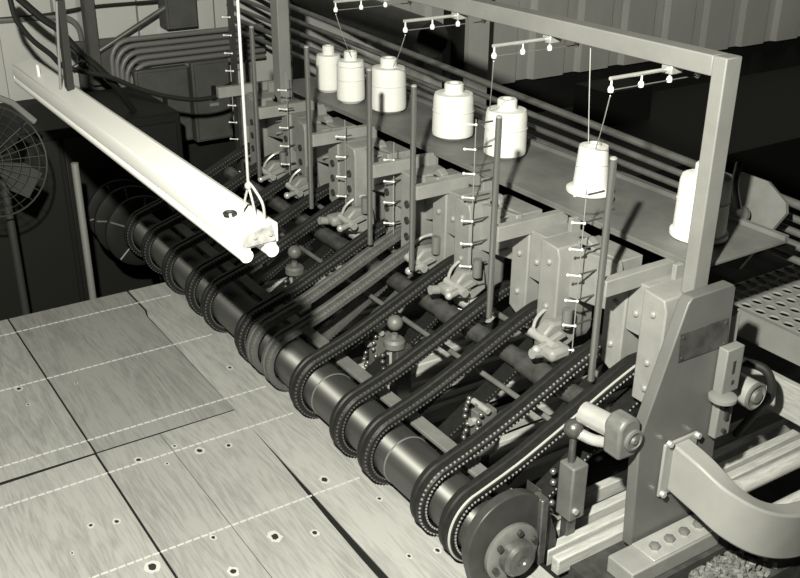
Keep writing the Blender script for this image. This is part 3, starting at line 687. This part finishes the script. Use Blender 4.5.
MB().box(-4.9, -4.3, .50, 1.62, -.85, .40).build('body', BLACK, dc, .01)
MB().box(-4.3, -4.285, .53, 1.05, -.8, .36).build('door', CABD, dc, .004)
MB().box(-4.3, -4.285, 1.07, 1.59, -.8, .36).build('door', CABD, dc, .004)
# fan
fn = thing('pedestal_fan', 'round wire guard pedestal fan at the left edge beyond the table', 'fan', (-3.72, .69, -.85))
fc = Vector((-3.73, .665, .475)); fax = Vector((.80, -.50, .25)).normalized()
fu = fax.orthogonal().normalized(); fw = fax.cross(fu)
g = MB()
for r in (.03, .06, .09, .12, .15, .18, .203):
    off = fax * (.05 * (1 - (r / .203) ** 2))
    g.tube([fc + off + (fu * cos(2 * pi * k / 40) + fw * sin(2 * pi * k / 40)) * r for k in range(40)], .0012 if r < .2 else .0035, 6, True)
for k in range(28):
    d = fu * cos(2 * pi * k / 28) + fw * sin(2 * pi * k / 28)
    g.tube([fc + fax * (.05 * (1 - (r / .203) ** 2)) + d * r for r in (.03, .08, .13, .17, .203)], .0011, 5)
g.build('guard', FANM, fn)
for k in range(4):
    a = 2 * pi * k / 4 + .3; d = fu * cos(a) + fw * sin(a); e = fu * -sin(a) + fw * cos(a)
    r1, r2, r3 = .03, .11, .18
    pts = [fc + d * r1 - e * .015, fc + d * r2 - e * .06 + fax * .012, fc + d * r3 - e * .055 + fax * .014, fc + d * r3 + e * .045 - fax * .012, fc + d * r2 + e * .05 - fax * .012, fc + d * r1 + e * .015]
    MB().rings([[p - fax * .002 for p in pts], [p + fax * .002 for p in pts]]).build('blade', FANB, fn)
MB().lathe([(.035, -.14), (.06, -.12), (.06, -.03), (.032, 0), (.03, .02), (.01, .03)], fc, fax, 24).build('motor', FANB, fn)
MB().cyl(fc - fax * .09 + Vector((0, 0, -.04)), (fc - fax * .09).xy.to_3d() + Vector((0, 0, -.83)), .016, 12).build('pole', FANM, fn)
bb = fc - fax * .09
MB().lathe([(.20, 0), (.20, .015), (.04, .035), (.02, .05)], (bb.x, bb.y, -.85), seg=32).build('base', FANB, fn)
MB().tube([fc + Vector((.02, .0, .20)), fc + Vector((.0, .03, .25)), fc + Vector((-.02, .11, .20)), fc + Vector((-.02, .18, .12))], .012, 8).build('yoke', CONDUIT, fn)

# ------------------------------------------------------------------ hanging strip lamp
lx0, lx1 = -3.42, -1.66
lp = thing('strip_lamp', 'long white twin tube strip lamp hanging over the belts', 'lamp', (-2.36, .76, .80))
MB().prism([(.722, .846), (.722, .872), (.728, .882), (.790, .896), (.806, .888), (.806, .848)], 'x', lx0, lx1).build('housing', LAMPW, lp, .002)
MB().prism([(.727, .850), (.727, .879), (.792, .890), (.800, .852)], 'x', lx1, lx1 + .004).build('end_cap', LAMPCAP, lp, .002)
for yy in (.752, .786):
    MB().cyl((lx1 + .005, yy, .870), (lx1 + .008, yy, .870), .004, 8).build('screw', CHAIN, lp)
for yy, zz in ((.733, .834), (.789, .834)):
    MB().cyl((lx0 + .02, yy, zz), (lx1 + .006, yy, zz), .0135, 20).build('tube', LTUBE, lp)
    for xx in (lx0 + .012, lx1 - .012):
        MB().box(xx - .01, xx + .01, yy - .012, yy + .012, zz, .850).build('tube_holder', LAMPW, lp)
MB().box(lx0 - .02, lx0 + .07, .80, .84, .90, .945).build('ballast_cover', LAMPW, lp, .002) if False else None
MB().tube(smooth([(lx0 + .24, .75, .885), (lx0 + .24, .75, .905), (lx0 + .235, .75, .918), (lx0 + .225, .752, .916)]), .005, 8).build('hook', LAMPW, lp)
hw = thing('hanging_wire', 'pale hanging wire and cord loops at the near lamp end', 'wire', (-1.72, .77, .9), 'lamp hangers')
MB().cyl((-1.70, .77, 2.4), (-1.71, .77, .955), .0028, 8).build('wire', CHAIN, hw)
MB().tube(smooth([(-1.71, .77, .955), (-1.722, .768, .93), (-1.735, .765, .893)]), .0025, 8).build('leg_wire', CHAIN, hw)
MB().tube(smooth([(-1.71, .77, .955), (-1.70, .772, .93), (-1.693, .775, .893)]), .0025, 8).build('leg_wire', CHAIN, hw)
MB().tube(smooth([(-1.708, .77, .965), (-1.685, .772, .955), (-1.665, .778, .93), (-1.668, .782, .893)]), .0028, 8).build('cord_loop', CHAIN, hw)
MB().ball((-1.709, .77, .957), .008, 12, 6).build('knot', CHAIN, hw)
MB().tube([(-1.745 + .012 * cos(k * .7), .742 + .012 * sin(k * .7), .8935) for k in range(9)], .003, 6).build('cord_coil', CABLE, hw)
hs = thing('hanging_strap', 'dark strap and wire holding the far end of the lamp', 'strap', (-2.9, .77, .9), 'lamp hangers')
MB().prism([(-2.905, 1.15), (-2.93, 1.15), (-2.955, .90), (-2.925, .888)], 'y', .765, .785).build('strap', CABLE, hs)
MB().cyl((-2.90, .76, 1.15), (-2.965, .755, .892), .004, 8).build('wire', CONDUIT, hs)
MB().cyl((-2.915, .775, 1.14), (-2.90, .775, 2.4), .004, 8).build('upper_wire', CABLE, hs)
tag(MB().tube(smooth([(-2.955, .775, .90), (-2.94, .80, .86), (-2.9, .86, .80), (-2.8, .98, .72)]), .004, 8).build('lamp_cord', CABLE), 'thin dark cord leaving the far lamp end', 'cord')

# ------------------------------------------------------------------ light, camera
TINT = (1.0, .99, .83)
def lamp(name, kind, loc, energy, size, rot=None):
    d = bpy.data.lights.new(name, kind); d.energy = energy; d.color = TINT
    if kind == 'POINT': d.shadow_soft_size = size
    else: d.size = size
    o = bpy.data.objects.new(name, d); COL.objects.link(o); o.location = loc
    if rot: o.rotation_euler = rot
    return o
lamp('camera_flash', 'POINT', (-.41, 0, 1.95), 560, .035)
lamp('wall_fill_light', 'AREA', (-3.6, 7.5, 3.3), 16, 1.0, (0, radians(50), 0))  # unseen fill, added to brighten the back wall
W = bpy.data.worlds.new('world'); S.world = W; W.use_nodes = True
W.node_tree.nodes['Background'].inputs[0].default_value = (.9, 1.0, .75, 1)
W.node_tree.nodes['Background'].inputs[1].default_value = .002

cam = bpy.data.cameras.new('camera'); co = bpy.data.objects.new('camera', cam); COL.objects.link(co)
FPX = 991.1008
cam.sensor_fit = 'HORIZONTAL'; cam.sensor_width = 36; cam.lens = 36 * FPX / 800; cam.clip_start = .02
r_ = Vector((.54827943, .83626145, .00751429)); d_ = Vector((.35768481, -.22636862, -.90599052)); f_ = Vector((-.75594394, .49942371, -.42323128))
M = Matrix((r_, -d_, -f_)).transposed().to_4x4(); M.translation = Vector((0, 0, 1.6))
co.matrix_world = M
S.camera = co
S.view_settings.view_transform = 'Standard'; S.view_settings.look = 'None'; S.view_settings.gamma = 1; S.view_settings.exposure = 0
S.view_settings.use_curve_mapping = False
